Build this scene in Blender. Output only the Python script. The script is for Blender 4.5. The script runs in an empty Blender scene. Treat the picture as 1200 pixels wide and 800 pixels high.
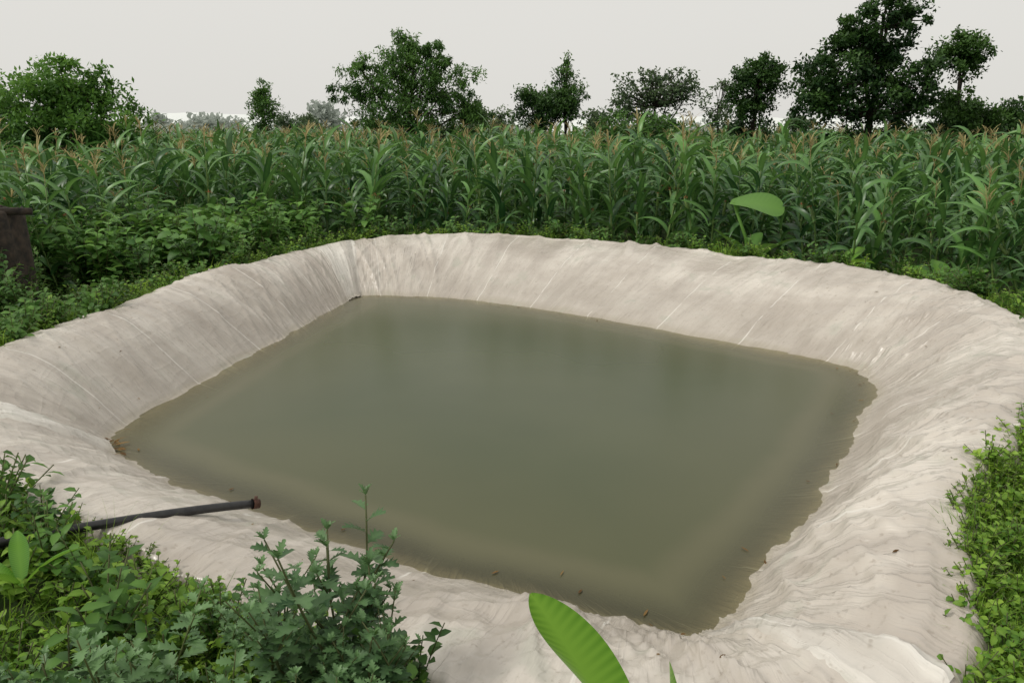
import bpy, math, random
import numpy as np
from mathutils import Vector, noise, Matrix
random.seed(7); rng=np.random.default_rng(11)
S=bpy.context.scene
S.view_settings.view_transform='Standard'; S.view_settings.look='None'; S.view_settings.exposure=0
def R(a,b): return random.uniform(a,b)

# ---------------------------------------------------------------- materials
def new_mat(name):
    m=bpy.data.materials.new(name); m.use_nodes=True
    nt=m.node_tree; nt.nodes.clear()
    return m,nt,nt.nodes,nt.links
def foliage_mat(name,dark,light,rough=.45,trans=.3,spec=.4):
    m,nt,N,L=new_mat(name)
    out=N.new('ShaderNodeOutputMaterial'); mix=N.new('ShaderNodeMixShader'); mix.inputs[0].default_value=trans
    p=N.new('ShaderNodeBsdfPrincipled'); p.inputs['Roughness'].default_value=rough
    p.inputs['Specular IOR Level'].default_value=spec
    t=N.new('ShaderNodeBsdfTranslucent')
    at=N.new('ShaderNodeAttribute'); at.attribute_name='tint'
    oi=N.new('ShaderNodeObjectInfo')
    ma=N.new('ShaderNodeMath'); ma.operation='MULTIPLY_ADD'; ma.inputs[1].default_value=.5; ma.inputs[2].default_value=-.25
    L.new(oi.outputs['Random'],ma.inputs[0])
    ad=N.new('ShaderNodeMath'); ad.operation='ADD'; ad.use_clamp=True
    L.new(ma.outputs[0],ad.inputs[0]); L.new(at.outputs['Fac'],ad.inputs[1])
    cr=N.new('ShaderNodeMix'); cr.data_type='RGBA'
    cr.inputs[6].default_value=dark; cr.inputs[7].default_value=light
    L.new(ad.outputs[0],cr.inputs[0])
    L.new(cr.outputs[2],p.inputs['Base Color'])
    if trans>0:
        hs=N.new('ShaderNodeHueSaturation'); hs.inputs['Value'].default_value=1.4; hs.inputs['Hue'].default_value=.485
        L.new(cr.outputs[2],hs.inputs['Color']); L.new(hs.outputs[0],t.inputs['Color'])
        L.new(p.outputs[0],mix.inputs[1]); L.new(t.outputs[0],mix.inputs[2]); L.new(mix.outputs[0],out.inputs[0])
    else: L.new(p.outputs[0],out.inputs[0])
    return m
def plain_mat(name,c1,c2,rough=.8,scale=8,bump=.3,emit=0):
    m,nt,N,L=new_mat(name)
    out=N.new('ShaderNodeOutputMaterial'); p=N.new('ShaderNodeBsdfPrincipled'); p.inputs['Roughness'].default_value=rough
    tc=N.new('ShaderNodeTexCoord'); n=N.new('ShaderNodeTexNoise'); n.inputs['Scale'].default_value=scale; n.inputs['Detail'].default_value=4
    L.new(tc.outputs['Object'],n.inputs['Vector'])
    r=N.new('ShaderNodeValToRGB'); r.color_ramp.elements[0].position=.35; r.color_ramp.elements[1].position=.65
    r.color_ramp.elements[0].color=c1; r.color_ramp.elements[1].color=c2
    L.new(n.outputs[0],r.inputs[0]); L.new(r.outputs[0],p.inputs['Base Color'])
    if bump:
        b=N.new('ShaderNodeBump'); b.inputs['Strength'].default_value=bump; b.inputs['Distance'].default_value=.03
        L.new(n.outputs[0],b.inputs['Height']); L.new(b.outputs[0],p.inputs['Normal'])
    if emit:
        p.inputs['Emission Color'].default_value=c2; p.inputs['Emission Strength'].default_value=emit
        try: m.cycles.emission_sampling='NONE'
        except Exception: pass
    L.new(p.outputs[0],out.inputs[0]); return m

M_maize=foliage_mat('maize_leaf',(.022,.078,.024,1),(.15,.32,.075,1),.36,.22,.5)
M_tassel=foliage_mat('maize_tassel',(.26,.21,.09,1),(.48,.41,.20,1),.8,.3,.1)
M_silk=foliage_mat('maize_silk',(.22,.07,.03,1),(.36,.14,.07,1),.8,.2,.1)
M_stalk=foliage_mat('maize_stalk',(.07,.13,.03,1),(.15,.22,.06,1),.5,.0,.4)
M_bush=foliage_mat('broad_leaf',(.045,.13,.025,1),(.19,.38,.075,1),.5,.3,.35)
M_weed=foliage_mat('weed_leaf',(.07,.18,.02,1),(.28,.46,.06,1),.5,.35,.3)
M_lime=foliage_mat('lime_weed_leaf',(.10,.23,.025,1),(.36,.54,.08,1),.5,.35,.3)
M_weedd=foliage_mat('weed_dark_leaf',(.03,.09,.018,1),(.13,.27,.05,1),.5,.3,.3)
M_chry=foliage_mat('chrysanthemum_leaf',(.03,.085,.03,1),(.16,.29,.11,1),.46,.25,.45)
M_stem=foliage_mat('green_stem',(.07,.08,.03,1),(.13,.16,.05,1),.6,0,.3)
M_banana=foliage_mat('banana_leaf',(.07,.22,.02,1),(.27,.52,.07,1),.35,.35,.5)
M_bark=plain_mat('bark',(.016,.013,.010,1),(.055,.04,.028,1),.9,12,.6)
M_t_dark=foliage_mat('tree_leaf_dark',(.012,.042,.010,1),(.09,.19,.038,1),.5,.2,.3)
M_t_mid=foliage_mat('tree_leaf_mid',(.022,.07,.014,1),(.125,.26,.05,1),.5,.25,.3)
M_t_light=foliage_mat('tree_leaf_light',(.03,.10,.018,1),(.16,.33,.055,1),.5,.3,.3)
M_t_haze=foliage_mat('tree_leaf_hazy',(.06,.10,.05,1),(.15,.22,.10,1),.6,.3,.1)  # slight distance haze painted into the leaf colours

# ---------------------------------------------------------------- pond plan
ZW=-0.2
ST=[((-2.25,11.55),(-2.6,12.6,.42)),((-1.6,11.6),(-1.5,13.1,.5)),((-.49,11.22),(.3,12.9,.5)),((1.12,10.16),(2.47,11.5,.5)),
((2.48,8.95),(3.9,10.0,.5)),((3.5,8.0),(4.65,8.5,.5)),((3.5,7.22),(4.4,6.8,.5)),((3.03,6.41),(3.95,5.75,.5)),
((2.14,4.94),(2.8,4.45,.47)),((1.43,3.975),(2.02,3.58,.42)),((1.03,3.42),(1.5,2.65,.3)),((.7,3.42),(.5,2.5,.15)),
((.178,3.66),(-.2,2.85,.15)),((-.74,4.11),(-1.2,3.3,.15)),((-1.65,4.67),(-2.1,3.9,.2)),((-2.39,5.14),(-2.9,4.4,.25)),
((-3.15,5.75),(-4.1,5.1,.4)),((-3.24,6.31),(-4.0,6.3,.5)),((-3.06,7.35),(-3.8,7.4,.5)),((-2.74,9.15),(-3.6,9.2,.5)),((-2.45,10.7),(-3.1,11.2,.46))]
SUB=96; n=len(ST); NC=n*SUB
ctrl=np.array([[w[0],w[1],c[0],c[1],c[2]] for w,c in ST])
P=[]
for i in range(n):
    p0,p1,p2,p3=ctrl[(i-1)%n],ctrl[i],ctrl[(i+1)%n],ctrl[(i+2)%n]
    for k in range(SUB):
        t=k/SUB
        P.append(.5*((2*p1)+(-p0+p2)*t+(2*p0-5*p1+4*p2-p3)*t*t+(-p0+3*p1-3*p2+p3)*t**3))
P=np.array(P); Wp=P[:,:2]; Cp=P[:,2:4]; Cz=P[:,4]
seg=np.linalg.norm(np.roll(Cp,-1,0)-Cp,axis=1); ARC=np.concatenate([[0],np.cumsum(seg)[:-1]]); LEN=seg.sum()
DIR=Cp-Wp; WID=np.linalg.norm(DIR,axis=1); DIR=DIR/WID[:,None]
GB=0.03
def smooth(x): x=np.clip(x,0,1); return x*x*(3-2*x)
def bump1(x,c,w): return 1-smooth(abs(x-c)/w)
def inside(poly,x,y):
    x=np.asarray(x);y=np.asarray(y); r=np.zeros(x.shape,bool)
    px,py=poly[::4,0],poly[::4,1]; j=len(px)-1
    for i in range(len(px)):
        c=((py[i]>y)!=(py[j]>y))&(x<(px[j]-px[i])*(y-py[i])/(py[j]-py[i]+1e-12)+px[i]); r^=c; j=i
    return r
def dist_near(x,y):
    x=np.asarray(x,float).ravel(); y=np.asarray(y,float).ravel()
    dd=np.empty(len(x)); zz=np.empty(len(x))
    C=Cp[::6]; Z=Cz[::6]
    for a in range(0,len(x),4000):
        d=np.hypot(x[a:a+4000,None]-C[None,:,0],y[a:a+4000,None]-C[None,:,1])
        i=d.argmin(1); dd[a:a+4000]=d[np.arange(len(i)),i]; zz[a:a+4000]=Z[i]
    return dd,zz
def gz(x,y):
    d,zc=dist_near(x,y)
    ins=inside(Cp,np.asarray(x).ravel(),np.asarray(y).ravel())
    d=np.where(ins,0,d)
    z=GB+(zc-GB)*(1-smooth(d/1.25))
    z=z-38*smooth((d-60)/260)
    return z,np.where(ins,-1,d)

def mesh_obj(name,verts,faces,mats,midx=None,tint=None,smoothf=True,link=True):
    me=bpy.data.meshes.new(name); me.from_pydata(verts,[],faces)
    for m in mats: me.materials.append(m)
    if midx is not None: me.polygons.foreach_set('material_index',np.array(midx,dtype=np.int32))
    if tint is not None:
        a=me.attributes.new('tint','FLOAT','POINT'); a.data.foreach_set('value',np.array(tint,dtype=np.float32))
    if smoothf: me.polygons.foreach_set('use_smooth',np.ones(len(me.polygons),bool))
    me.update()
    o=bpy.data.objects.new(name,me)
    if link: S.collection.objects.link(o)
    return o

# ---------------------------------------------------------------- liner
nn3=lambda x,y,z: noise.noise(Vector((x,y,z)))
def rdg(v,k): 
    v=1-abs(v)*k
    return v*v if v>0 else 0
def wr(a,s,right,front):
    wa=a+.10*nn3(a*.8,s*1.0,77)
    pw=.55+1.1*max(0,nn3(a*.5,s*.6,90)+.25)
    v=.06*nn3(a*.55,s*.6,3)
    v+=.018*nn3(wa*2.0+s*.5,s*.8,8)
    v+=pw*.028*rdg(nn3(wa*1.5+s*.7,s*.22,11),4)
    v+=pw*.017*rdg(nn3(wa*3.6+s*1.9,s*.35,21),3.6)
    v+=pw*.012*rdg(nn3(wa*3.0-s*2.2,s*.35,25),5)
    v+=pw*.0045*rdg(nn3(wa*8+s*3,s*.6,31),3)
    if right>0:
        v+=right*.030*rdg(nn3(wa*.5+s*.3,s*1.9-a*.85,41),3.5)
        v+=right*.016*rdg(nn3(wa*.9,s*4.2-a*2.0,51),3.5)
        v+=right*.006*rdg(nn3(wa*1.5,s*8-a*3.6,55),3)
    if front>0:
        v+=front*.022*(abs(nn3(a*1.8,s*2.1,61))-.2)+front*.013*rdg(nn3(a*3+s*2,s*3.2-a*1.2,66),3.5)
        v+=front*.005*rdg(nn3(a*6-s*5,s*4+a*3,69),3)
    return v*(.45+.55*float(smooth((s+.02)/.3)))
stn=np.arange(NC)/SUB
rmask=smooth((stn-3.2)/2)*(1-smooth((stn-12)/2)); rmask=np.maximum(rmask,.5*smooth((stn-10)/1)*(1-smooth((stn-16)/1)))
fmask=bump1(stn,11,2.2)+.6*bump1(stn,14.5,2)+.6*bump1(stn,16.3,1)
def prof(s):
    x=1.2*s; k=.42; h=max(k-abs(x-1),0)/k
    return min(x,1)-h*h*k/4
ctr=Wp.mean(0)
rows=[('u',x) for x in (1.0,.7,.5,.35,.25,.18,.13,.09,.06,.04,.02,.01)]+[('s',k/32) for k in range(33)]+[('d',k/12) for k in range(1,13)]
NU=12
grid=np.zeros((len(rows),NC,3)); uvg=np.zeros((len(rows),NC,2))
apr=np.array([.33+.22*nn3(a*.9,0,5)+.08*nn3(a*4,0,9)+.03*nn3(a*11,0,9) for a in ARC])
apr=np.clip(apr,.12,.7)
apr*= 1-.25*smooth((stn-11.5)/1)*(1-smooth((stn-15.5)/1))
k_=bump1(stn,8.6,1.7); apr=apr*(1-k_)+(.24+.06*np.array([nn3(a*2.5,0,19) for a in ARC]))*k_
apr+= .3*bump1(stn,11.3,1.1)
wd=np.linalg.norm(ctr-Wp,axis=1)
for ri,(k,v) in enumerate(rows):
    if k=='u':
        xy=Wp+(ctr-Wp)*v; z=ZW-np.minimum(wd*v*.38,1.4); sm=-wd*v
    elif k=='s':
        xy=Wp+(Cp-Wp)*v; z=ZW+(Cz-ZW)*prof(v); sm=WID*v
    else:
        xy=Cp+DIR*(apr*v)[:,None]; z,_=gz(xy[:,0],xy[:,1]); z=z.copy(); sm=WID+apr*v
    for c in range(NC):
        a=ARC[c]
        if k=='u' and v>.3: w=0
        else:
            w=wr(a,sm[c],rmask[c],fmask[c])
            if a>LEN-1.0:
                b=a-(LEN-1.0); w=w*(1-b)+wr(a-LEN,sm[c],rmask[c],fmask[c])*b
        tilt=.5 if k=='s' else .1
        grid[ri,c]=(xy[c,0]-DIR[c,0]*w*tilt,xy[c,1]-DIR[c,1]*w*tilt,z[c]+w+(.0 if k!='d' else -.16*max(0,v-.7)/.3*.6))
        uvg[ri,c]=(a,sm[c])
verts=grid.reshape(-1,3).tolist(); faces=[]; uvs=[]
for r in range(len(rows)-1):
    for c in range(NC):
        c2=(c+1)%NC
        faces.append((r*NC+c,r*NC+c2,(r+1)*NC+c2,(r+1)*NC+c))
        ua,ub=uvg[r,c],uvg[r,c2].copy(); uc,ud=uvg[r+1,c2].copy(),uvg[r+1,c]
        if c2==0: ub[0]=LEN; uc[0]=LEN
        uvs+= [*ua,*ub,*uc,*ud]
m,nt,N,L=new_mat('white_plastic_sheet')
out=N.new('ShaderNodeOutputMaterial'); p=N.new('ShaderNodeBsdfPrincipled')
uvn=N.new('ShaderNodeUVMap'); uvn.uv_map='UVMap'
def mapping(scale,rot=0,loc=(0,0,0)):
    mp=N.new('ShaderNodeMapping'); mp.inputs['Scale'].default_value=scale; mp.inputs['Rotation'].default_value=(0,0,rot); mp.inputs['Location'].default_value=loc
    L.new(uvn.outputs[0],mp.inputs[0]); return mp
def nz(mp,scale,detail=4,rough=.5,dist=0):
    x=N.new('ShaderNodeTexNoise'); x.inputs['Scale'].default_value=scale; x.inputs['Detail'].default_value=detail; x.inputs['Roughness'].default_value=rough
    x.inputs['Distortion'].default_value=dist
    L.new(mp.outputs[0],x.inputs['Vector']); return x
def mth(op,a,b=None,c=None,clamp=False):
    x=N.new('ShaderNodeMath'); x.operation=op; x.use_clamp=clamp
    for i,v in enumerate((a,b,c)):
        if v is None: continue
        if isinstance(v,(int,float)): x.inputs[i].default_value=v
        else: L.new(v,x.inputs[i])
    return x.outputs[0]
def mixc(f,a,b,mode='MIX'):
    x=N.new('ShaderNodeMix'); x.data_type='RGBA'; x.blend_type=mode
    if isinstance(f,(int,float)): x.inputs[0].default_value=f
    else: L.new(f,x.inputs[0])
    for i,v in ((6,a),(7,b)):
        if isinstance(v,tuple): x.inputs[i].default_value=v
        else: L.new(v,x.inputs[i])
    return x.outputs[2]
def ramp(v,a,b):
    x=N.new('ShaderNodeMapRange'); x.inputs[1].default_value=a; x.inputs[2].default_value=b; x.interpolation_type='SMOOTHSTEP'; L.new(v,x.inputs[0]); return x.outputs[0]
big=nz(mapping((.5,.9,1)),1.3,4,.6); streak=nz(mapping((3,.45,1),.3),1.1,3,.55); fine=nz(mapping((6,.9,1),.3),1.8,3,.5,dist=.3); speck=nz(mapping((1,1,1)),24,2,.6)
crump=nz(mapping((1,1,1)),4,2,.5,dist=.5); diag=nz(mapping((1.0,4.5,1),-.45),1.5,2,.5,dist=.2)
col=mixc(ramp(big.outputs[0],.35,.66),(.67,.62,.55,1),(.46,.41,.355,1))
col=mixc(mth('MULTIPLY',ramp(streak.outputs[0],.42,.72),.55),col,(.37,.325,.28,1))
col=mixc(mth('MULTIPLY',ramp(fine.outputs[0],.52,.70),.25),col,(.34,.30,.25,1))
col=mixc(mth('MULTIPLY',ramp(speck.outputs[0],.58,.75),.45),col,(.25,.20,.15,1))
geo=N.new('ShaderNodeNewGeometry'); sx=N.new('ShaderNodeSeparateXYZ'); L.new(geo.outputs['Position'],sx.inputs[0])
zn=mth('ADD',sx.outputs[2],mth('MULTIPLY',mth('SUBTRACT',big.outputs[0],.5),.25))
wet=mth('SUBTRACT',1,ramp(zn,-.20,-.13))
col=mixc(mth('MULTIPLY',wet,.45),col,(.32,.28,.17,1))
band=mth('SUBTRACT',1,ramp(zn,-.1,.35)); col=mixc(mth('MULTIPLY',band,.4),col,(.34,.30,.25,1))
col=mixc(mth('MULTIPLY',ramp(crump.outputs[0],.52,.70),mth('MULTIPLY',ramp(big.outputs[0],.5,.42),.4)),col,(.37,.385,.31,1))
suv=N.new('ShaderNodeSeparateXYZ'); L.new(uvn.outputs[0],suv.inputs[0])
wob=mth('MULTIPLY',mth('SUBTRACT',big.outputs[0],.5),.12)
sa=mth('ADD',mth('ADD',suv.outputs[0],wob),mth('MULTIPLY',suv.outputs[1],.10))
fr=mth('ABSOLUTE',mth('SUBTRACT',mth('FRACT',mth('DIVIDE',sa,1.22)),.5))
seam=mth('SUBTRACT',1,ramp(fr,.002,.010))
col=mixc(mth('MULTIPLY',seam,mth('MULTIPLY',ramp(crump.outputs[0],.3,.55),.6)),col,(.82,.79,.73,1))
L.new(col,p.inputs['Base Color']); p.inputs['Roughness'].default_value=.30; p.inputs['Specular IOR Level'].default_value=.65
def rg(nd,k): return mth('POWER',mth('MAXIMUM',mth('SUBTRACT',1,mth('MULTIPLY',mth('ABSOLUTE',mth('SUBTRACT',nd.outputs[0],.5)),k)),0),2)
hh=mth('ADD',mth('ADD',mth('MULTIPLY',rg(fine,7),.45),mth('MULTIPLY',rg(diag,7),.30)),mth('ADD',mth('MULTIPLY',rg(streak,8),.7),mth('MULTIPLY',rg(crump,5),.10)))
b=N.new('ShaderNodeBump'); b.inputs['Strength'].default_value=.6; b.inputs['Distance'].default_value=.013
L.new(hh,b.inputs['Height']); L.new(b.outputs[0],p.inputs['Normal']); L.new(p.outputs[0],out.inputs[0])
M_liner=m
liner=mesh_obj('pond_liner',verts,faces,[M_liner])
uvl=liner.data.uv_layers.new(name='UVMap'); uvl.data.foreach_set('uv',np.array(uvs,dtype=np.float32))
M_flap=M_liner.copy(); M_flap.name='white_plastic_fold'
for nd in M_flap.node_tree.nodes:
    if nd.type=='MIX' and abs(nd.inputs[6].default_value[0]-.67)<1e-3: nd.inputs[6].default_value=(.80,.765,.70,1); nd.inputs[7].default_value=(.64,.60,.53,1)
def flap(c0,c1,name,lift=.03):
    fv=[];ff=[];uu=[]
    rr=list(range(NU-1,len(rows)-3)); K=9
    for r in rr:
        for k in range(K):
            c=(c0+(c1-c0)*k/(K-1)); 
            skew=.25*(1-(r-NU)/len(rr))*(c1-c0)*(.5-k/(K-1))
            c=int(round(c+skew))%NC
            q=grid[r,c]; e=math.sin(math.pi*k/(K-1))
            fv.append((q[0],q[1],q[2]+(-.02 if k in(0,K-1) else lift*(.6+.6*e*(k%2)))))
            uu.append(tuple(uvg[r,c]*1.0+np.array([7.3,0])))
    for i in range(len(rr)-1):
        for k in range(K-1):
            ff.append((i*K+k,i*K+k+1,(i+1)*K+k+1,(i+1)*K+k))
    o=mesh_obj(name,fv,ff,[M_flap]); l=o.data.uv_layers.new(name='UVMap')
    l.data.foreach_set('uv',np.array([c for f in ff for i in f for c in uu[i]],dtype=np.float32)); o.parent=liner
flap(NC-60,NC+16,'corner_fold_1'); flap(16*SUB-24,16*SUB+20,'corner_fold_2',.035); flap(10*SUB+4,10*SUB+36,'corner_fold_3',.02)

# ---------------------------------------------------------------- water
wv=[];dep=[];wf=[]
cw=Wp[::4]; NW=len(cw); prev=Wp[::6]
fr_=[-.05,-.02,0,.015,.03,.05,.07,.09,.12,.15,.19,.24,.3,.38,.5,.65,.82]
for f in fr_:
    q=cw+(ctr-cw)*f
    dd=np.min(np.hypot(q[:,None,0]-prev[None,:,0],q[:,None,1]-prev[None,:,1]),1) if f>0 else np.zeros(NW)
    for i in range(NW): wv.append((float(q[i,0]),float(q[i,1]),ZW)); dep.append(float(dd[i]))
wv.append((float(ctr[0]),float(ctr[1]),ZW)); dep.append(2.5)
nr=len(fr_)
for r in range(nr-1):
    for c in range(NW):
        c2=(c+1)%NW; wf.append((r*NW+c,r*NW+c2,(r+1)*NW+c2,(r+1)*NW+c))
for c in range(NW): wf.append(((nr-1)*NW+c,(nr-1)*NW+(c+1)%NW,len(wv)-1))
m,nt,N,L=new_mat('murky_water')
out=N.new('ShaderNodeOutputMaterial')
at=N.new('ShaderNodeAttribute'); at.attribute_name='depth'
tc=N.new('ShaderNodeTexCoord')
def omap(sc):
    mp=N.new('ShaderNodeMapping'); mp.inputs['Scale'].default_value=sc; L.new(tc.outputs['Object'],mp.inputs[0]); return mp
cl=nz(omap((.45,.45,1)),1,3,.5); cl2=nz(omap((1.6,1.6,1)),1,3,.5)
dj=mth('ADD',at.outputs['Fac'],mth('MULTIPLY',mth('SUBTRACT',cl2.outputs[0],.5),.18))
turb=ramp(dj,-.12,.42)
tr=N.new('ShaderNodeBsdfTransparent'); tr.inputs[0].default_value=(.90,.88,.72,1)
df=N.new('ShaderNodeBsdfDiffuse')
deepc=mixc(ramp(cl.outputs[0],.3,.7),(.064,.078,.035,1),(.080,.092,.043,1))
deepc=mixc(mth('MULTIPLY',mth('SUBTRACT',1,ramp(dj,.40,.60)),.7),deepc,(.135,.128,.074,1))
deepc=mixc(mth('MULTIPLY',mth('SUBTRACT',1,ramp(at.outputs['Fac'],.3,1.8)),.5),deepc,(.112,.108,.054,1))
L.new(deepc,df.inputs[0])
mx=N.new('ShaderNodeMixShader'); L.new(turb,mx.inputs[0]); L.new(tr.outputs[0],mx.inputs[1]); L.new(df.outputs[0],mx.inputs[2])
gl=N.new('ShaderNodeBsdfGlossy'); gl.inputs['Roughness'].default_value=.24; gl.inputs[0].default_value=(.9,.9,.9,1)
fn=N.new('ShaderNodeFresnel'); fn.inputs[0].default_value=1.30
m2=N.new('ShaderNodeMixShader'); L.new(fn.outputs[0],m2.inputs[0]); L.new(mx.outputs[0],m2.inputs[1]); L.new(gl.outputs[0],m2.inputs[2]); L.new(m2.outputs[0],out.inputs[0])
water=mesh_obj('pond_water',wv,wf,[m])
a=water.data.attributes.new('depth','FLOAT','POINT'); a.data.foreach_set('value',np.array(dep,dtype=np.float32))
if water.data.polygons[0].normal.z<0: water.data.flip_normals()

# ---------------------------------------------------------------- ground
cen=np.array([.2,7.6]); dl=[-.35,-.15,0,.1,.2,.35,.5,.7,.9,1.1,1.4,1.8,2.3,3,4,5.5,7.5,10,14,20,28,38,50,62,80,105,135,170,220,290,380,550,900,1500,3000]
gv=[];gf=[]; step=6; NG=NC//step
rad=Cp-cen; rad=rad/np.linalg.norm(rad,axis=1)[:,None]
for d in dl:
    w=float(smooth(d/2.5)); dr=DIR*(1-w)+rad*w
    q=Cp+dr*d; q=q[::step]; z,dd=gz(q[:,0],q[:,1])
    for i in range(NG):
        h=z[i]-.04-.08*(1-float(smooth((d-.2)/.4)))-(.25 if d<-.2 else .08 if d<0 else 0)
        h+= .05*nn3(q[i,0]*.9,q[i,1]*.9,0)*float(smooth((d-.5)/1.5))
        gv.append((float(q[i,0]),float(q[i,1]),float(h)))
for r in range(len(dl)-1):
    for c in range(NG):
        c2=(c+1)%NG; gf.append((r*NG+c,r*NG+c2,(r+1)*NG+c2,(r+1)*NG+c))
m,nt,N,L=new_mat('soil_and_weeds')
out=N.new('ShaderNodeOutputMaterial'); p=N.new('ShaderNodeBsdfPrincipled'); p.inputs['Roughness'].default_value=.95
tc=N.new('ShaderNodeTexCoord')
a1=nz(omap((1,1,1)),1.4,3,.6); a2=nz(omap((1,1,1)),14,3,.7)
c=mixc(ramp(a1.outputs[0],.4,.6),(.035,.06,.014,1),(.05,.04,.022,1)); c=mixc(ramp(a2.outputs[0],.4,.65),c,(.05,.10,.02,1))
L.new(c,p.inputs['Base Color']); L.new(p.outputs[0],out.inputs[0])
ground=mesh_obj('ground',gv,gf,[m])

# ---------------------------------------------------------------- leaf builders
class MB:
    def __init__(s): s.v=[];s.f=[];s.m=[];s.t=[]
    def ribbon(s,base,az,length,width,elev,droop,segs,fold,tint,mat,prof,midadd=.25,roll=0,azcurve=0,vein=0):
        p=Vector(base); i0=len(s.v); e=elev
        for k in range(segs+1):
            t=k/segs
            d=Vector((math.cos(e)*math.cos(az),math.cos(e)*math.sin(az),math.sin(e)))
            sd=Vector((-math.sin(az),math.cos(az),0)); nn=sd.cross(d)*-1
            if roll: 
                q=Matrix.Rotation(roll*(0.3+t),3,d); sd=q@sd; nn=q@nn
            w=width*prof(t)*.5; tv=tint+(vein if k%2 else -vein); bk=d*(w*.35 if vein else 0)
            s.v+= [tuple(p-sd*w+nn*w*fold+bk),tuple(p),tuple(p+sd*w+nn*w*fold+bk)]
            s.t+= [tv,tint+midadd,tv]
            p=p+d*(length/segs); e-=droop/segs; az+=azcurve/segs
        for k in range(segs):
            a=i0+k*3; s.f+= [(a,a+1,a+4,a+3),(a+1,a+2,a+5,a+4)]; s.m+=[mat,mat]
        return p
    def tube(s,pts,r0,r1,sides,tint,mat):
        i0=len(s.v); n=len(pts)
        for k,p in enumerate(pts):
            p=Vector(p); d=(Vector(pts[min(k+1,n-1)])-Vector(pts[max(k-1,0)])).normalized()
            x=d.orthogonal().normalized(); y=d.cross(x); r=r0+(r1-r0)*k/(n-1)
            for j in range(sides):
                a=2*math.pi*j/sides; s.v.append(tuple(p+x*math.cos(a)*r+y*math.sin(a)*r)); s.t.append(tint)
        for k in range(n-1):
            for j in range(sides):
                j2=(j+1)%sides; s.f.append((i0+k*sides+j,i0+k*sides+j2,i0+(k+1)*sides+j2,i0+(k+1)*sides+j)); s.m.append(mat)
        s.f.append(tuple(i0+(n-1)*sides+j for j in range(sides))); s.m.append(mat)
    def lobed(s,base,az,L_,elev,tint,mat,wid=1.0):
        ts=[0,.18,.26,.36,.44,.56,.64,.76,.84,1]
        es=[(0,.02),(.14,.05),(.34,.30),(.36,.12),(.58,.38),(.56,.17),(.80,.30),(.78,.12),(.95,.13),(1,.0)]
        d0=Vector((math.cos(elev)*math.cos(az),math.cos(elev)*math.sin(az),math.sin(elev))); sd=Vector((-math.sin(az),math.cos(az),0)); nn=sd.cross(d0)*-1
        rl=R(-.5,.5); q=Matrix.Rotation(rl,3,d0); sd=q@sd; nn=q@nn
        cv=R(.15,.5); B=Vector(base); i0=len(s.v)
        def pt(t,w,sg):
            return B+d0*(t*L_*(1-.1*t))+sd*(w*L_*wid*sg)-nn*(cv*t*t*L_*.6)+nn*(w*L_*.35)
        for t,(et,ew) in zip(ts,es):
            s.v+=[tuple(pt(et,ew,-1)),tuple(pt(t,0,0)),tuple(pt(et,ew,1))]; s.t+=[tint,tint+.22,tint]
        for k in range(len(ts)-1):
            a=i0+k*3; s.f+=[(a,a+1,a+4,a+3),(a+1,a+2,a+5,a+4)]; s.m+=[mat,mat]
    def proto(s,name,mats): return mesh_obj(name,s.v,s.f,mats,s.m,s.t,True,False)
    def obj(s,name,mats): return mesh_obj(name,s.v,s.f,mats,s.m,s.t,True,True)
strap=lambda t: min(1,.55+t*2.2)*max(0.02,(1-t**2.6))
ovate=lambda t: max(.02,math.sin(math.pi*min(1,t**.75))**.8) if 0<t<1 else .02
oval=lambda t: max(.03,math.sin(math.pi*t)**.7) if 0<t<1 else .03
needle=lambda t: max(.05,1-t)

def maize(i,tassel=True,low=True):
    b=MB(); H=R(1.35,1.75); lean=R(-.07,.07),R(-.07,.07)
    cpt=lambda z:(lean[0]*z,lean[1]*z,z)
    b.tube([cpt(H*k/4) for k in range(5)],.018,.009,4,.4,3)
    az=R(0,6.28); nl=12; 
    for k in range(nl):
        t=k/(nl-1); z=.15+(H-.22)*t
        if not low and t<.35: continue
        Lf=R(.7,.95)*(1-.35*abs(t-.45)*2*.8); 
        b.ribbon(cpt(z),az+math.pi*k+R(-.7,.7),Lf,R(.10,.135)*(1-.25*t),R(.85,1.25)+.15*t,R(1.4,2.9)-.8*t,8 if low else 6,.35,R(-.15,.45)+.25*t,0,strap,.30,R(-.7,.7),R(-.5,.5))
    if tassel:
        top=cpt(H)
        b.tube([top,(top[0],top[1],H+.3)],.006,.003,3,.6,1)
        for k in range(8):
            b.ribbon((top[0],top[1],H+.08+R(0,.14)),R(0,6.28),R(.14,.24),.014,R(.7,1.35),R(.3,1.0),3,.3,R(.1,.9),1,lambda t:1,.1)
    if low and R(0,1)<.5:
        z=H*R(.45,.6); a=R(0,6.28); d=(math.cos(a)*.07,math.sin(a)*.07)
        b.tube([cpt(z),(d[0]*.6+lean[0]*z,d[1]*.6+lean[1]*z,z+.1),(d[0]+lean[0]*z,d[1]+lean[1]*z,z+.22)],.028,.012,6,.7,3)
        for k in range(6): b.ribbon((d[0]+lean[0]*z,d[1]+lean[1]*z,z+.21),R(0,6.28),.07,.012,R(.4,1.4),1.6,3,.3,.5,2,lambda t:1,0)
    return b.proto('maize_plant_%d'%i,[M_maize,M_tassel,M_silk,M_stalk])
MZ=[maize(i,i<4) for i in range(9)]
MZF=[maize(20+i,i<2,False) for i in range(5)]

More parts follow.
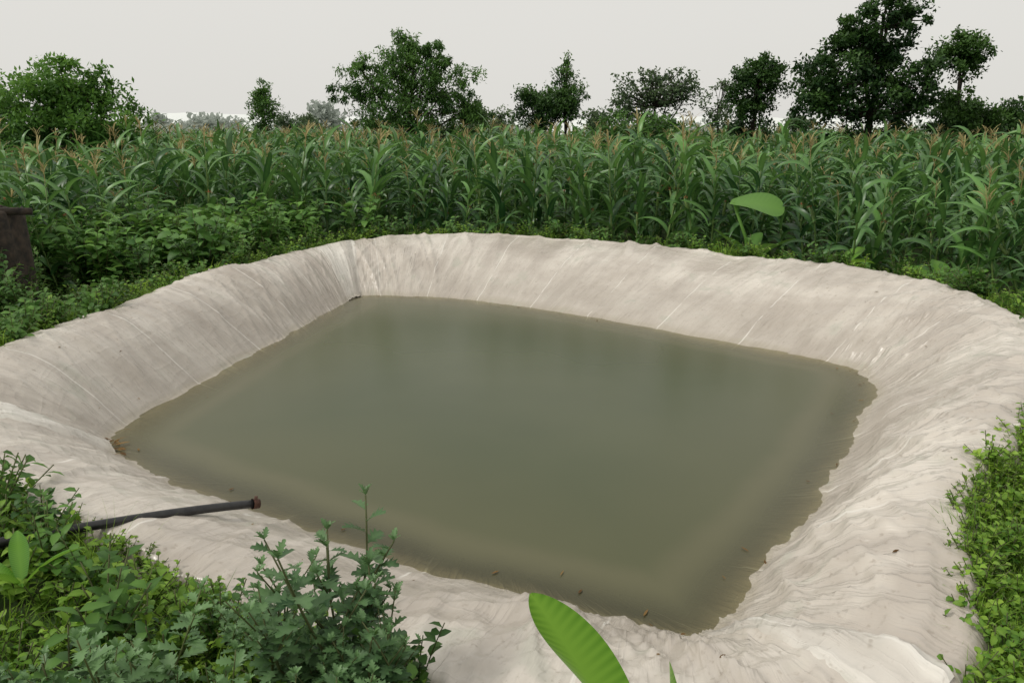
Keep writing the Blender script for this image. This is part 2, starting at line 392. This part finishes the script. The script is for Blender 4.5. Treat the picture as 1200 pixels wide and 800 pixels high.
def bush(i,H,nst,LS,spread,mat,density=1.0,name='shrub',segs=4):
    b=MB()
    for s_ in range(nst):
        a=R(0,6.28); sp=R(.1,1)*spread; h=H*R(.6,1)
        pts=[(math.cos(a)*sp*(k/5)**1.3,math.sin(a)*sp*(k/5)**1.3,h*k/5) for k in range(6)]
        b.tube(pts,.010*min(1,H),.003,3,.3,1)
        nlv=int(h/(LS*.33)*density)
        for k in range(nlv):
            t=.15+.85*k/nlv; j=min(4,int(t*5)); f=t*5-j
            q=[pts[j][c]*(1-f)+pts[j+1][c]*f for c in range(3)]
            b.ribbon(q,R(0,6.28),LS*R(.6,1.2),LS*R(.45,.7),R(.0,.9),R(.4,1.4),segs,.25,R(.0,.6)+.3*t*R(0,1),0,ovate,.15,R(-.5,.5))
    return b.proto('%s_%d'%(name,i),[mat,M_stem])
BU=[bush(i,R(.8,1.1),9,.18,.45,M_bush) for i in range(4)]
BD=[bush(i,R(.9,1.3),12,.10,.5,M_weedd,.8,'dark_shrub',3) for i in range(3)]
WL=[bush(i,R(.18,.3),8,.05,.18,M_weed,.8,'weed',3) for i in range(4)]
WLL=[bush(i,R(.18,.3),8,.055,.18,M_lime,.8,'lime_weed',3) for i in range(3)]
WD=[bush(i,R(.25,.42),8,.07,.2,M_weedd,.9,'leafy_weed',3) for i in range(3)]
def grass(i,H,nb,mat,spread=.1):
    b=MB()
    for k in range(nb):
        a=R(0,6.28); b.ribbon((math.cos(a)*R(0,spread),math.sin(a)*R(0,spread),-.02),a+R(-1,1),H*R(.5,1.1),.009,R(.8,1.5),R(.5,1.9),4,.4,R(0,.9),0,needle,.05)
    return b.proto('grass_tuft_%d'%i,[mat])
GR=[grass(i,R(.2,.35),26,M_weed) for i in range(3)]
SPR=[bush(i,R(.35,.5),3,.06,.25,M_weed,.5,'sprig',3) for i in range(2)]
def chry(i,H,nst):
    b=MB()
    for s_ in range(nst):
        a=R(0,6.28); sp=R(.05,.22)*H/.6; h=H*R(.7,1.05); wob=R(-.04,.04)
        pts=[(math.cos(a)*sp*(k/7)**1.2+wob*math.sin(k),math.sin(a)*sp*(k/7)**1.2+wob*math.cos(k*1.3)*.5,h*k/7) for k in range(8)]
        b.tube(pts,.005,.0022,5,.3,1)
        def leaves(pts,n0,LS,ph):
            n1=len(pts)-1
            for k in range(n0):
                t=.12+.86*k/n0; j=min(n1-1,int(t*n1)); f=t*n1-j
                q=[pts[j][c]*(1-f)+pts[j+1][c]*f for c in range(3)]
                ls=LS*R(.75,1.15)*(1-.35*max(0,t-.75)/.25)
                b.lobed(q,ph+k*2.4+R(-.3,.3),ls,R(.1,.6)+.6*max(0,t-.6),R(.0,.45)+.35*t,0,R(.8,1.05))
            for k in range(5): b.lobed(pts[-1],R(0,6.28),LS*R(.35,.6),R(.8,1.3),R(.6,.9),0,.8)
        leaves(pts,int(h/.030),.085,R(0,6))
        for br in range(4):
            j=random.randint(2,5); q=Vector(pts[j]); aa=R(0,6.28); bl=R(.1,.2)
            bp_=[tuple(q+Vector((math.cos(aa)*bl*.6*t,math.sin(aa)*bl*.6*t,bl*t))) for t in (0,.33,.66,1)]
            b.tube(bp_,.003,.002,4,.3,1); leaves(bp_,6,.06,R(0,6))
    return b.proto('chrysanthemum_%d'%i,[M_chry,M_stem])
CH=[chry(i,.55,4) for i in range(5)]

# ---------------------------------------------------------------- scatter via geometry nodes
def scatter(name,protos,x,y,scale,tilt=.12,z=None,idx=None):
    x=np.asarray(x,float); y=np.asarray(y,float); k=len(x)
    if z is None: z,_=gz(x,y); z=z-.05
    me=bpy.data.meshes.new(name); me.from_pydata(np.stack([x,y,z],1).tolist(),[],[])
    a=me.attributes.new('rot','FLOAT_VECTOR','POINT'); a.data.foreach_set('vector',np.stack([rng.normal(0,tilt,k),rng.normal(0,tilt,k),rng.uniform(0,6.283,k)],1).astype(np.float32).ravel())
    a=me.attributes.new('scl','FLOAT','POINT'); a.data.foreach_set('value',np.broadcast_to(scale,(k,)).astype(np.float32).copy())
    a=me.attributes.new('pidx','INT','POINT'); a.data.foreach_set('value',(rng.integers(0,len(protos),k) if idx is None else idx).astype(np.int32))
    o=bpy.data.objects.new(name,me); S.collection.objects.link(o)
    colx=bpy.data.collections.new(name+'_plants')
    for q in protos: colx.objects.link(q)
    ng=bpy.data.node_groups.new(name+'_scatter','GeometryNodeTree')
    ng.interface.new_socket('Geometry',in_out='INPUT',socket_type='NodeSocketGeometry'); ng.interface.new_socket('Geometry',in_out='OUTPUT',socket_type='NodeSocketGeometry')
    n_=ng.nodes; l=ng.links
    gi=n_.new('NodeGroupInput'); go=n_.new('NodeGroupOutput'); mp=n_.new('GeometryNodeMeshToPoints'); ip=n_.new('GeometryNodeInstanceOnPoints'); ci=n_.new('GeometryNodeCollectionInfo')
    ci.inputs['Collection'].default_value=colx; ci.inputs['Separate Children'].default_value=True; ci.inputs['Reset Children'].default_value=True
    def na(nm,t):
        q=n_.new('GeometryNodeInputNamedAttribute'); q.data_type=t; q.inputs['Name'].default_value=nm; return [s for s in q.outputs if s.name=='Attribute' and s.enabled][0]
    l.new(gi.outputs[0],mp.inputs['Mesh']); l.new(mp.outputs[0],ip.inputs['Points']); l.new(ci.outputs[0],ip.inputs['Instance']); ip.inputs['Pick Instance'].default_value=True
    l.new(na('pidx','INT'),ip.inputs['Instance Index']); l.new(na('rot','FLOAT_VECTOR'),ip.inputs['Rotation']); l.new(na('scl','FLOAT'),ip.inputs['Scale'])
    l.new(ip.outputs[0],go.inputs[0])
    md=o.modifiers.new('scatter','NODES'); md.node_group=ng
    return o
def filt(x,y,dmin,dmax=1e9,extra=None):
    z,d=gz(x,y); k=(d>dmin)&(d<dmax)
    if extra is not None: k&=extra(x,y)
    return x[k],y[k]
xs=[];ys=[]
ang=math.radians(-12)
for sp,y0,y1,rowsp in ((.36,7,24,.70),(.6,24,60,1.1)):
    for r in np.arange(-70,90,rowsp):
        t=np.arange(-70,70,sp); X=t*math.cos(ang)-r*math.sin(ang); Y=t*math.sin(ang)+r*math.cos(ang)
        X=X+rng.normal(0,.08,len(t)); Y=Y+rng.normal(0,.09,len(t))
        k=(Y>y0)&(Y<=y1)&(np.abs(X)<.68*Y+2.5); xs.append(X[k]); ys.append(Y[k])
xs=np.concatenate(xs); ys=np.concatenate(ys)
def mzone(x,y):
    back=(y>11-.45*(x-1))&(x>-2.5)
    left=(x<=-2.5)&(y>14.0+.10*(x+2.5))
    l2=(x<-6.0)&(y>10.0)
    hole=np.hypot(x-3.5,y-11.9)<.8
    return (back|left|l2)&~hole
xs,ys=filt(xs,ys,1.2,1e9,mzone)
near=ys<22
szz=rng.uniform(.78,1.2,len(xs))*(1+.18*np.array([nn3(a*.25,b*.25,5) for a,b in zip(xs,ys)]))
scatter('maize_field',MZ+MZF,xs,ys,szz,.10,None,np.where(near,rng.integers(0,9,len(xs)),9+rng.integers(0,5,len(xs))))
def uni(x0,x1,y0,y1,k): return rng.uniform(x0,x1,k),rng.uniform(y0,y1,k)
x,y=uni(-6.3,-2.4,10.3,13.9,95); x,y=filt(x,y,.9)
scatter('broadleaf_shrubs',BU,x,y,rng.uniform(.85,1.3,len(x)),.15)
x,y=uni(-8.5,-4.4,6.0,11,100); x,y=filt(x,y,.9); 
sc=np.clip((-x-4.2)*.45,.35,1.1)*rng.uniform(.8,1.2,len(x))
scatter('undergrowth_shrubs',BD+BU[:1],x,y,sc,.15)
x=rng.normal(-5.55,.33,24); y=rng.normal(8.35,.28,24); scatter('ivy_around_stump',BD,x,y,rng.uniform(.5,1.0,24),.2)
x,y=uni(-2,6,11,15.5,75); x,y=filt(x,y,.7,1.35); scatter('bank_shrubs',BD+BU,x,y,rng.uniform(.3,.5,len(x)),.2)
def ringpts(k,d0,d1,c0=0,c1=NC,ap=.95):
    c=rng.integers(int(c0),int(c1),k)%NC; d=rng.uniform(0,1,k)**1.3*(d1-d0)+d0
    q=Cp[c]+DIR[c]*(d+apr[c]*ap)[:,None]; return q[:,0],q[:,1]
def nofront(x,y): return ~((x>-.35)&(y<4.6))
def nofl(x,y): return nofront(x,y)&~((x<-.4)&(y<4.3))
x,y=ringpts(2600,0,2.4); x,y=filt(x,y,.1,9,nofl)
scatter('bank_weeds',WL+GR+WD,x,y,rng.uniform(.7,1.4,len(x)),.3)
x,y=ringpts(1300,-.03,.2); x,y=filt(x,y,.03,9,nofront); scatter('creeping_weeds',WL,x,y,rng.uniform(.35,.75,len(x)),.5)
x,y=uni(1.9,4.2,1.9,5.0,620); x,y=filt(x,y,.30,1.6,lambda x,y:~((x<1.95)&(y<2.5)))
x2,y2=ringpts(330,-.10,.2,7.3*SUB,10.1*SUB)
x=np.concatenate([x,x2]); y=np.concatenate([y,y2])
scatter('groundcover_weeds',WL+WLL+GR,x,y,rng.uniform(.3,.85,len(x)),.4)
scatter('bank_sprigs',SPR+GR[:1],np.array([3.2,3.15,3.0,2.75,2.6,2.45,2.3]),np.array([4.6,4.3,4.1,3.8,3.6,3.35,3.1]),np.array([.9,.8,.7,.7,.6,.6,.5]),.6)
x,y=uni(-4.3,-.5,1.6,4.4,800); x,y=filt(x,y,.26,1.9); scatter('yellow_green_weeds',WLL+WL+GR+WD[:1],x,y,rng.uniform(.7,1.35,len(x)),.3)
x,y=uni(-2.9,-.42,1.3,2.75,100)
k=(y<2.75-.36*np.abs(x+.9))&(x<-.22-.06*y)
x,y=x[k],y[k]; x,y=filt(x,y,.22)
scatter('chrysanthemum_plants',CH,x,y,rng.uniform(.75,1.05,len(x)),.12)
scatter('chrysanthemum_stems',CH,np.array([-.60,-.84,-.45,-1.3]),np.array([2.5,2.5,2.35,2.3]),np.array([1.5,1.2,1.1,1.2]),.05)

# ---------------------------------------------------------------- large single leaves
def bigleaf_plant(name,leaves,mat=M_banana,ti=(.25,.45),segs=56,vein=.16):
    b=MB()
    for (base,az,Ln,w,el,dr,roll) in leaves:
        b.ribbon(base,az,Ln,w,el,dr,segs,.28,R(*ti),0,lambda t: max(.03,abs(math.sin(math.pi*min(1,.06+t*.94)**1.15))**.75) if t>.14 else .1,.4,roll,0,vein)
    return b.obj(name,[mat])
bigleaf_plant('banana_plant',[((.42,1.86,.25),math.radians(165),.80,.26,1.22,.3,1.15),((.46,1.86,.25),math.radians(100),.50,.12,1.45,.1,.9),((.52,1.7,.1),math.radians(-20),.5,.14,1.0,1.2,0)])
bb=MB()
bb.tube([(3.60,12.0,0),(3.5,11.9,.6),(3.26,11.85,1.14)],.03,.02,6,.9,0)
bb.ribbon((3.20,11.85,1.12),math.radians(-8),.80,.62,.10,.45,24,.12,.6,0,lambda t: max(.03,abs(math.sin(math.pi*min(1,.16+t*.84)**1.1))**.7),.2,.55,0,.05)
for a in (150,200,250,290,340,60): bb.ribbon((3.58,11.95,.05),math.radians(a),R(.7,.95),R(.22,.3),R(1.0,1.35),R(.6,1.3),20,.3,R(.3,.6),0,lambda t: max(.03,abs(math.sin(math.pi*min(1,.06+t*.94)**1.3))**.7) if t>.3 else .1,.2,R(-.3,.3),0,.04)
bb.obj('taro_plant',[M_bush])
bigleaf_plant('canna_plant',[((5.5,10.0,.2),math.radians(a),R(.5,.7),.24,R(.7,1.2),R(.5,1.2),R(-.4,.4)) for a in (0,75,140,215,250,300)],M_banana)
bigleaf_plant('canna_plant',[((4.5,10.9,.25),math.radians(a),R(.4,.6),.2,R(.6,1.2),R(.5,1.2),R(-.4,.4)) for a in (20,95,170,210,255,320)],M_banana)
bigleaf_plant('canna_plant',[((-4.7,11.3,.25),math.radians(a),R(.4,.6),.2,R(.6,1.2),R(.5,1.2),R(-.4,.4)) for a in (20,95,170,210,255,320)],M_bush)
bigleaf_plant('banana_seedling',[((-2.15,3.1,.25),math.radians(a),R(.22,.34),.08,R(.4,1.0),R(.5,1.0),R(-.4,.4)) for a in (10,120,170,260)])

# ---------------------------------------------------------------- pipe
M_pipe=plain_mat('black_hdpe',(.012,.012,.014,1),(.03,.03,.03,1),.35,20,.1)
M_rust=plain_mat('rusty_coupling',(.04,.016,.01,1),(.10,.04,.022,1),.7,30,.5)
def tube_obj(name,pts,r0,r1,mat,sides=20):
    b=MB(); b.tube(pts,r0,r1,sides,0,0); return b.obj(name,[mat])
K_=[Vector((-3.1,2.9,.36)),Vector((-2.15,3.61,.27)),Vector((-1.48,4.17,.12))]
pts=[]
for t in np.linspace(0,1,20):
    t=float(t); pts.append(K_[0]*(1-t)**2+ (K_[1]*2-(K_[0]+K_[2])*.5)*2*t*(1-t)+K_[2]*t*t)
pe=bpy.data.objects.new('water_pipe',None); S.collection.objects.link(pe)
o=tube_obj('pipe_body',pts,.024,.024,M_pipe); o.parent=pe
dv=(pts[-1]-pts[-2]).normalized()
o=tube_obj('end_coupling',[pts[-1]-dv*.01,pts[-1]+dv*.005,pts[-1]+dv*.006,pts[-1]+dv*.03],.030,.028,M_rust); o.parent=pe
o=tube_obj('valve_stub',[pts[-1]+dv*.012,pts[-1]+dv*.012+Vector((.005,0,.045))],.008,.010,M_rust,10); o.parent=pe

# ---------------------------------------------------------------- debris
b=MB()
for k in range(26):
    t=random.choice([16.0,16.3,15.8,16.1])+R(-.15,.15); c=int(t*SUB)%NC; q=Wp[c]-DIR[c]*R(-.02,.12)
    b.ribbon((q[0],q[1],ZW+.012),R(0,6.28),R(.04,.13),R(.008,.03),R(0,.3),.3,3,.1,R(0,1),0,oval,.0)
for k in range(30):
    c=int(R(0,21)*SUB)%NC; q=Wp[c]-DIR[c]*R(0,.3)
    b.ribbon((q[0],q[1],ZW+.008),R(0,6.28),R(.03,.07),R(.005,.02),0,0,3,.1,R(0,1),0,oval,.0)
for k in range(50):
    c=int(R(0,21)*SUB)%NC; r=random.randint(NU+3,NU+32); q=grid[r,c]
    b.ribbon((q[0],q[1],q[2]+.006),R(0,6.28),R(.015,.045),R(.006,.015),R(-.2,.3),.3,3,.1,R(0,1),0,oval,.0)
b.obj('dry_leaf_litter',[foliage_mat('dry_debris',(.10,.055,.02,1),(.28,.17,.06,1),.8,.1,.2)])

# ---------------------------------------------------------------- stump
b=MB(); 
b.tube([(-5.85,8.9,-.1),(-5.84,8.9,.25),(-5.82,8.92,.8),(-5.85,8.9,1.25),(-5.85,8.9,1.3)],.40,.33,26,0,0)
for v in range(len(b.v)):
    x_,y_,z_=b.v[v]; k=1+.35*nn3(x_*4,y_*4,z_*.8); b.v[v]=(-5.85+(x_+5.85)*k,8.9+(y_-8.9)*k,z_+.10*nn3(x_*6,y_*6,2))
b.tube([(-6.3,8.5,1.30),(-5.9,8.75,1.33),(-5.35,8.95,1.30)],.05,.04,8,0,0)
b.tube([(-6.0,8.7,.9),(-5.7,8.5,1.3),(-5.6,8.3,1.65)],.05,.02,7,0,0)
b.obj('tree_stump',[M_bark])

# ---------------------------------------------------------------- trees
def tree(name,X,Y,clumps,leafmat,leaf=.13,nl=9000,subr=.28,trunk_r=.15,nsub=70,limbs=26,shell=.55,aspect=.5,droop=0):
    b=MB()
    vol=np.array([c[3]*c[4]*c[5] for c in clumps])**.7; vol/=vol.sum()
    subs=[]
    for c,w in zip(clumps,vol):
        k=max(4,int(nsub*w)); d=rng.normal(size=(k,3)); d/=np.linalg.norm(d,axis=1)[:,None]
        r=rng.uniform(shell,1.08,k)[:,None]; 
        pos=np.array([c[0],c[2],c[1]])+d*r*np.array([c[3],c[5],c[4]])
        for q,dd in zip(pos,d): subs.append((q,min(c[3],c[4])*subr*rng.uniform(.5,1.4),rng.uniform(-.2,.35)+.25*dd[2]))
    tp=[Vector((0,0,-.1))]; 
    for k in range(1,7):
        t=k/6; tp.append(Vector((clumps[0][0]*t*.8+.05*math.sin(k*2),.04*math.cos(k*3),clumps[0][1]*t)))
    b.tube(tp,trunk_r,trunk_r*.35,8,0,0)
    for c in clumps[1:]:
        s0=tp[3]; e=Vector((c[0],c[2],c[1])); mid=(s0+e)/2+Vector((0,0,-.1)); b.tube([s0,mid,e],trunk_r*.5,trunk_r*.2,6,0,0)
    for q,_,_ in random.sample(subs,min(limbs,len(subs))):
        e=Vector(q); s0=min(tp[2:],key=lambda p_:(p_-e).length+max(0,p_.z-e.z)*2); mid=s0.lerp(e,.5)+Vector((R(-.1,.1),R(-.1,.1),R(-.05,.1))); b.tube([s0,mid,e],trunk_r*.22,.012,5,0,0)
    V=np.array(b.v); nb=len(V); 
    per=max(8,nl//len(subs)); LV_=[];LT=[]
    for q,r,tn in subs:
        o=np.clip(rng.normal(size=(per,3)),-1.7,1.7)*r*.58; o[:,2]*=.75
        ctrp=q+o; ax=rng.normal(size=(per,3)); ax[:,2]-=droop; ax/=np.linalg.norm(ax,axis=1)[:,None]
        up=rng.normal(size=(per,3))*.7+np.array([0,0,1.0]); sd=np.cross(ax,up); sd/=np.linalg.norm(sd,axis=1)[:,None]+1e-9
        ln=leaf*rng.uniform(.6,1.25,per)[:,None]
        a0=ctrp; a1=ctrp+ax*ln*.5+sd*ln*aspect*.5; a2=ctrp+ax*ln; a3=ctrp+ax*ln*.5-sd*ln*aspect*.5
        LV_.append(np.stack([a0,a1,a2,a3],1).reshape(-1,3))
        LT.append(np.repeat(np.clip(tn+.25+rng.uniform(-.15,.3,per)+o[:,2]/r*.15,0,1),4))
    LVv=np.concatenate(LV_); nf=len(LVv)//4
    allv=np.concatenate([V,LVv]); faces=b.f+(np.arange(nf*4).reshape(-1,4)+nb).tolist()
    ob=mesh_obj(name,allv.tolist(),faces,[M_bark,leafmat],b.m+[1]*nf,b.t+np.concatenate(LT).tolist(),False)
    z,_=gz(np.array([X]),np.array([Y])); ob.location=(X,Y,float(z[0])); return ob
px=lambda u,D:(u-600)/933*D*.975
D=22; tree('mango_tree',px(88,D),D,[(0,2.6,0,1.6,1.3,1.4),(-.9,2.7,0,1.0,.9,1),(.9,2.3,.2,1.1,1.0,1.1),(.1,3.35,0,1.0,.65,.8),(-1.6,2.2,0,1,.9,1),(.6,3.0,0,.7,.5,.7)],M_t_light,.15,16000,.29,.14,180,30,.45,.45,.3)
D=24; tree('mango_tree',px(5,D),D,[(0,2.4,0,1.0,1.0,1.0),(-.8,2.6,0,1.0,.9,1)],M_t_mid,.15,6000,.34,.12,60,20,.4)
D=45; tree('cypress_tree',px(313,D),D,[(0,2.8,0,.85,1.1,.7),(-.1,3.6,0,.7,.7,.6),(.05,4.2,0,.42,.45,.35)],M_t_mid,.17,4500,.4,.1,70,12,.3,.4)
D=35; tree('bamboo_clump',px(480,D),D,[(0,3.3,0,2.2,1.7,1.8),(.3,5.0,0,1.3,1.1,1.1),(-1.5,4.0,0,1.4,1.0,1),(1.6,3.8,0,1.6,1.0,1.2),(-.5,4.6,0,1.3,.9,1),(2.4,2.9,0,1.2,.9,.9),(.1,2.2,0,2.8,1.0,1.6),(1.0,5.3,0,.8,.5,.6),(-2.3,3.6,0,1.0,.6,.6),(3.0,2.2,0,1.1,.8,.8),(0,5.6,0,.5,.45,.5),(1.5,4.9,0,.5,.4,.5),(-2.0,4.7,0,.5,.3,.5)],M_t_mid,.20,26000,.28,.12,310,50,.35,.3,.8)
D=38; tree('jackfruit_tree',px(636,D),D,[(0,2.9,0,1.6,1.0,1.2),(-.6,3.3,0,1.0,.7,.8),(.8,3.0,0,1.1,.8,.8)],M_t_dark,.16,8500,.32,.12,110,20,.4)
D=39; tree('casuarina_tree',px(662,D),D,[(0,3.6,0,.7,1.2,.6),(-.1,4.5,0,.5,.7,.5),(.05,5.1,0,.35,.4,.3),(.4,3.7,0,.6,.5,.5)],M_t_mid,.17,2900,.40,.08,75,55,.2,.35)
D=36; tree('guava_tree',px(765,D),D,[(0,3.0,0,1.7,1.0,1.3),(.7,3.9,0,1.2,.8,1),(-.9,3.7,0,1.1,.8,1),(0,4.3,0,.9,.5,.7),(1.4,3.6,0,.9,.8,.8),(-1.5,3.0,0,.8,.7,.8)],M_t_haze,.17,4300,.32,.09,160,150,.4)
D=30; tree('guava_tree',px(742,D),D,[(0,2.0,0,1.4,.8,1.0),(.8,1.9,0,1.2,.7,1),(-.9,1.8,0,.9,.6,.9)],M_t_mid,.16,4500,.4,.08,70,20,.4)
D=40; tree('guava_tree',px(838,D),D,[(0,3.0,0,.8,.9,.7),(.2,4.0,0,.5,.6,.5)],M_t_haze,.16,1500,.4,.07,40,30,.3)
D=32; tree('fig_tree',px(880,D),D,[(0,3.7,0,1.1,1.0,1.0),(.1,4.2,0,.9,.6,.8),(-.1,2.4,0,.9,.8,.8)],M_t_dark,.14,12500,.28,.12,140,12,.45)
D=26; tree('jackfruit_tree',px(1012,D),D,[(.2,5.1,0,1.2,1.0,1.1),(-1.1,3.9,0,1.2,1.0,1.1),(1.0,3.8,0,1.1,1.0,1.0),(0,3.0,0,2.2,1.1,1.3),(.3,5.7,0,.8,.55,.75),(-.5,4.6,0,1.0,.8,.8),(-1.7,2.8,0,.9,.9,.8)],M_t_dark,.15,26000,.25,.16,290,36,.5)
D=27; tree('fig_tree',px(1112,D),D,[(0,4.4,0,.88,.74,.8),(-.1,2.6,0,.9,.8,.8),(.6,2.5,0,1.0,.7,.8),(.1,4.6,0,.6,.45,.6)],M_t_dark,.13,15000,.27,.10,170,10,.4)
D=30; tree('shrub_tree',px(1180,D),D,[(0,2.3,0,.9,.8,.8),(.6,2.7,0,.6,.6,.6),(-.5,2.4,0,.5,.5,.5)],M_t_dark,.15,5000,.36,.08,60,10,.4)
for u,D,h in ((345,60,3.3),(365,70,3.4),(548,50,3.6),(580,55,3.5),(705,45,3.2),(925,42,2.9)):
    tree('bushy_tree',px(u,D),D,[(0,h*.65,0,1.2,h*.3,1.1),(R(-.8,.8),h*.8,0,.8,h*.2,.8)],M_t_haze,.2,1800,.4,.08,40,20,.4)
M_far=foliage_mat('far_haze_leaf',(.34,.38,.34,1),(.46,.50,.46,1),.9,.4,0)  # aerial haze painted in as pale grey-green leaf colour
def treemass(name,specs,mat,leaf,nl):
    LV_=[];LT=[]
    for (X,Y,z,rx,rz) in specs:
        k=nl; o=np.clip(rng.normal(size=(k,3)),-1.8,1.8)*np.array([rx,rx,rz])*.5; c=np.array([X,Y,z])+o
        ax=rng.normal(size=(k,3)); ax/=np.linalg.norm(ax,axis=1)[:,None]; sd=np.cross(ax,rng.normal(size=(k,3))); sd/=np.linalg.norm(sd,axis=1)[:,None]
        l_=leaf*rng.uniform(.5,1.2,k)[:,None]
        LV_.append(np.stack([c,c+ax*l_*.5+sd*l_*.4,c+ax*l_,c+ax*l_*.5-sd*l_*.4],1).reshape(-1,3)); LT.append(np.repeat(rng.uniform(0,1,k),4))
    v=np.concatenate(LV_); return mesh_obj(name,v.tolist(),np.arange(len(v)).reshape(-1,4).tolist(),[mat],None,np.concatenate(LT),False)
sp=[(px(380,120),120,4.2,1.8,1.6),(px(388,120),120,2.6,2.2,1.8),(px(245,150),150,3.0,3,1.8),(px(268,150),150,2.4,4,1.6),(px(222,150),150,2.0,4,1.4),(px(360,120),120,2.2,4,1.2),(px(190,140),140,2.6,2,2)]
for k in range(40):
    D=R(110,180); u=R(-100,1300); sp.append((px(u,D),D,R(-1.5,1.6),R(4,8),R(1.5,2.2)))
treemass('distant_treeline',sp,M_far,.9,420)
def hill(name,D,h0,col,seed,em):
    v=[];f=[];K=160
    for i in range(K+1):
        X=-D*1.4+2.8*D*i/K; h=float(h0*(.55+.9*nn3(X/D*3,seed,0)+.25*nn3(X/D*14,seed,4)-.35*smooth(X/D/.5)))
        v+=[(X,D,-42),(X,D+.1*D,h*.6),(X,D+.25*D,h)]
    for i in range(K):
        for j in range(2): f.append((i*3+j,i*3+3+j,i*3+4+j,i*3+1+j))
    return mesh_obj(name,v,f,[plain_mat(name+'_haze',col,tuple(c*1.04 for c in col[:3])+(1,),1,.01,0,em)])  # haze painted into the pale colour; emission glow stands in for airlight
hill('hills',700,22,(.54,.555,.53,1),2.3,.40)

# ---------------------------------------------------------------- world and sun
w=bpy.data.worlds.new('World'); S.world=w; w.use_nodes=True; N=w.node_tree.nodes; L=w.node_tree.links; N.clear()
sk=N.new('ShaderNodeTexSky'); sk.sky_type='NISHITA'; sk.sun_disc=False; sk.sun_elevation=math.radians(50); sk.sun_rotation=math.radians(250); sk.dust_density=6; sk.air_density=1
bg=N.new('ShaderNodeBackground'); bg.inputs[1].default_value=.113; wo=N.new('ShaderNodeOutputWorld')
hsn=N.new('ShaderNodeHueSaturation'); hsn.inputs['Saturation'].default_value=.15; L.new(sk.outputs[0],hsn.inputs['Color'])
tc=N.new('ShaderNodeTexCoord'); cn=N.new('ShaderNodeTexNoise'); cn.inputs['Scale'].default_value=1.6; cn.inputs['Detail'].default_value=3; L.new(tc.outputs['Generated'],cn.inputs['Vector'])
cm=N.new('ShaderNodeMix'); cm.data_type='RGBA'; cm.inputs[6].default_value=(6.9,6.8,6.4,1); cm.inputs[7].default_value=(7.5,7.35,7.0,1); L.new(cn.outputs[0],cm.inputs[0])
mx=N.new('ShaderNodeMix'); mx.data_type='RGBA'; mx.inputs[0].default_value=.88; L.new(hsn.outputs[0],mx.inputs[6]); L.new(cm.outputs[2],mx.inputs[7])
L.new(mx.outputs[2],bg.inputs[0]); L.new(bg.outputs[0],wo.inputs[0])
sd=bpy.data.lights.new('sun','SUN'); sd.energy=1.5; sd.angle=math.radians(11); sd.color=(1,.96,.88)
so=bpy.data.objects.new('sun',sd); S.collection.objects.link(so)
az=math.radians(250); el=math.radians(50); dv=Vector((math.sin(az)*math.cos(el),math.cos(az)*math.cos(el),math.sin(el)))
so.rotation_euler=dv.to_track_quat('Z','Y').to_euler(); so.location=(0,0,20)
# ---------------------------------------------------------------- camera
cd=bpy.data.cameras.new('camera'); cd.lens=28; cd.sensor_width=36; cd.clip_start=.05; cd.clip_end=8000
co=bpy.data.objects.new('camera',cd); S.collection.objects.link(co); co.location=(0,0,2.2); co.rotation_euler=(math.radians(75),0,0); S.camera=co
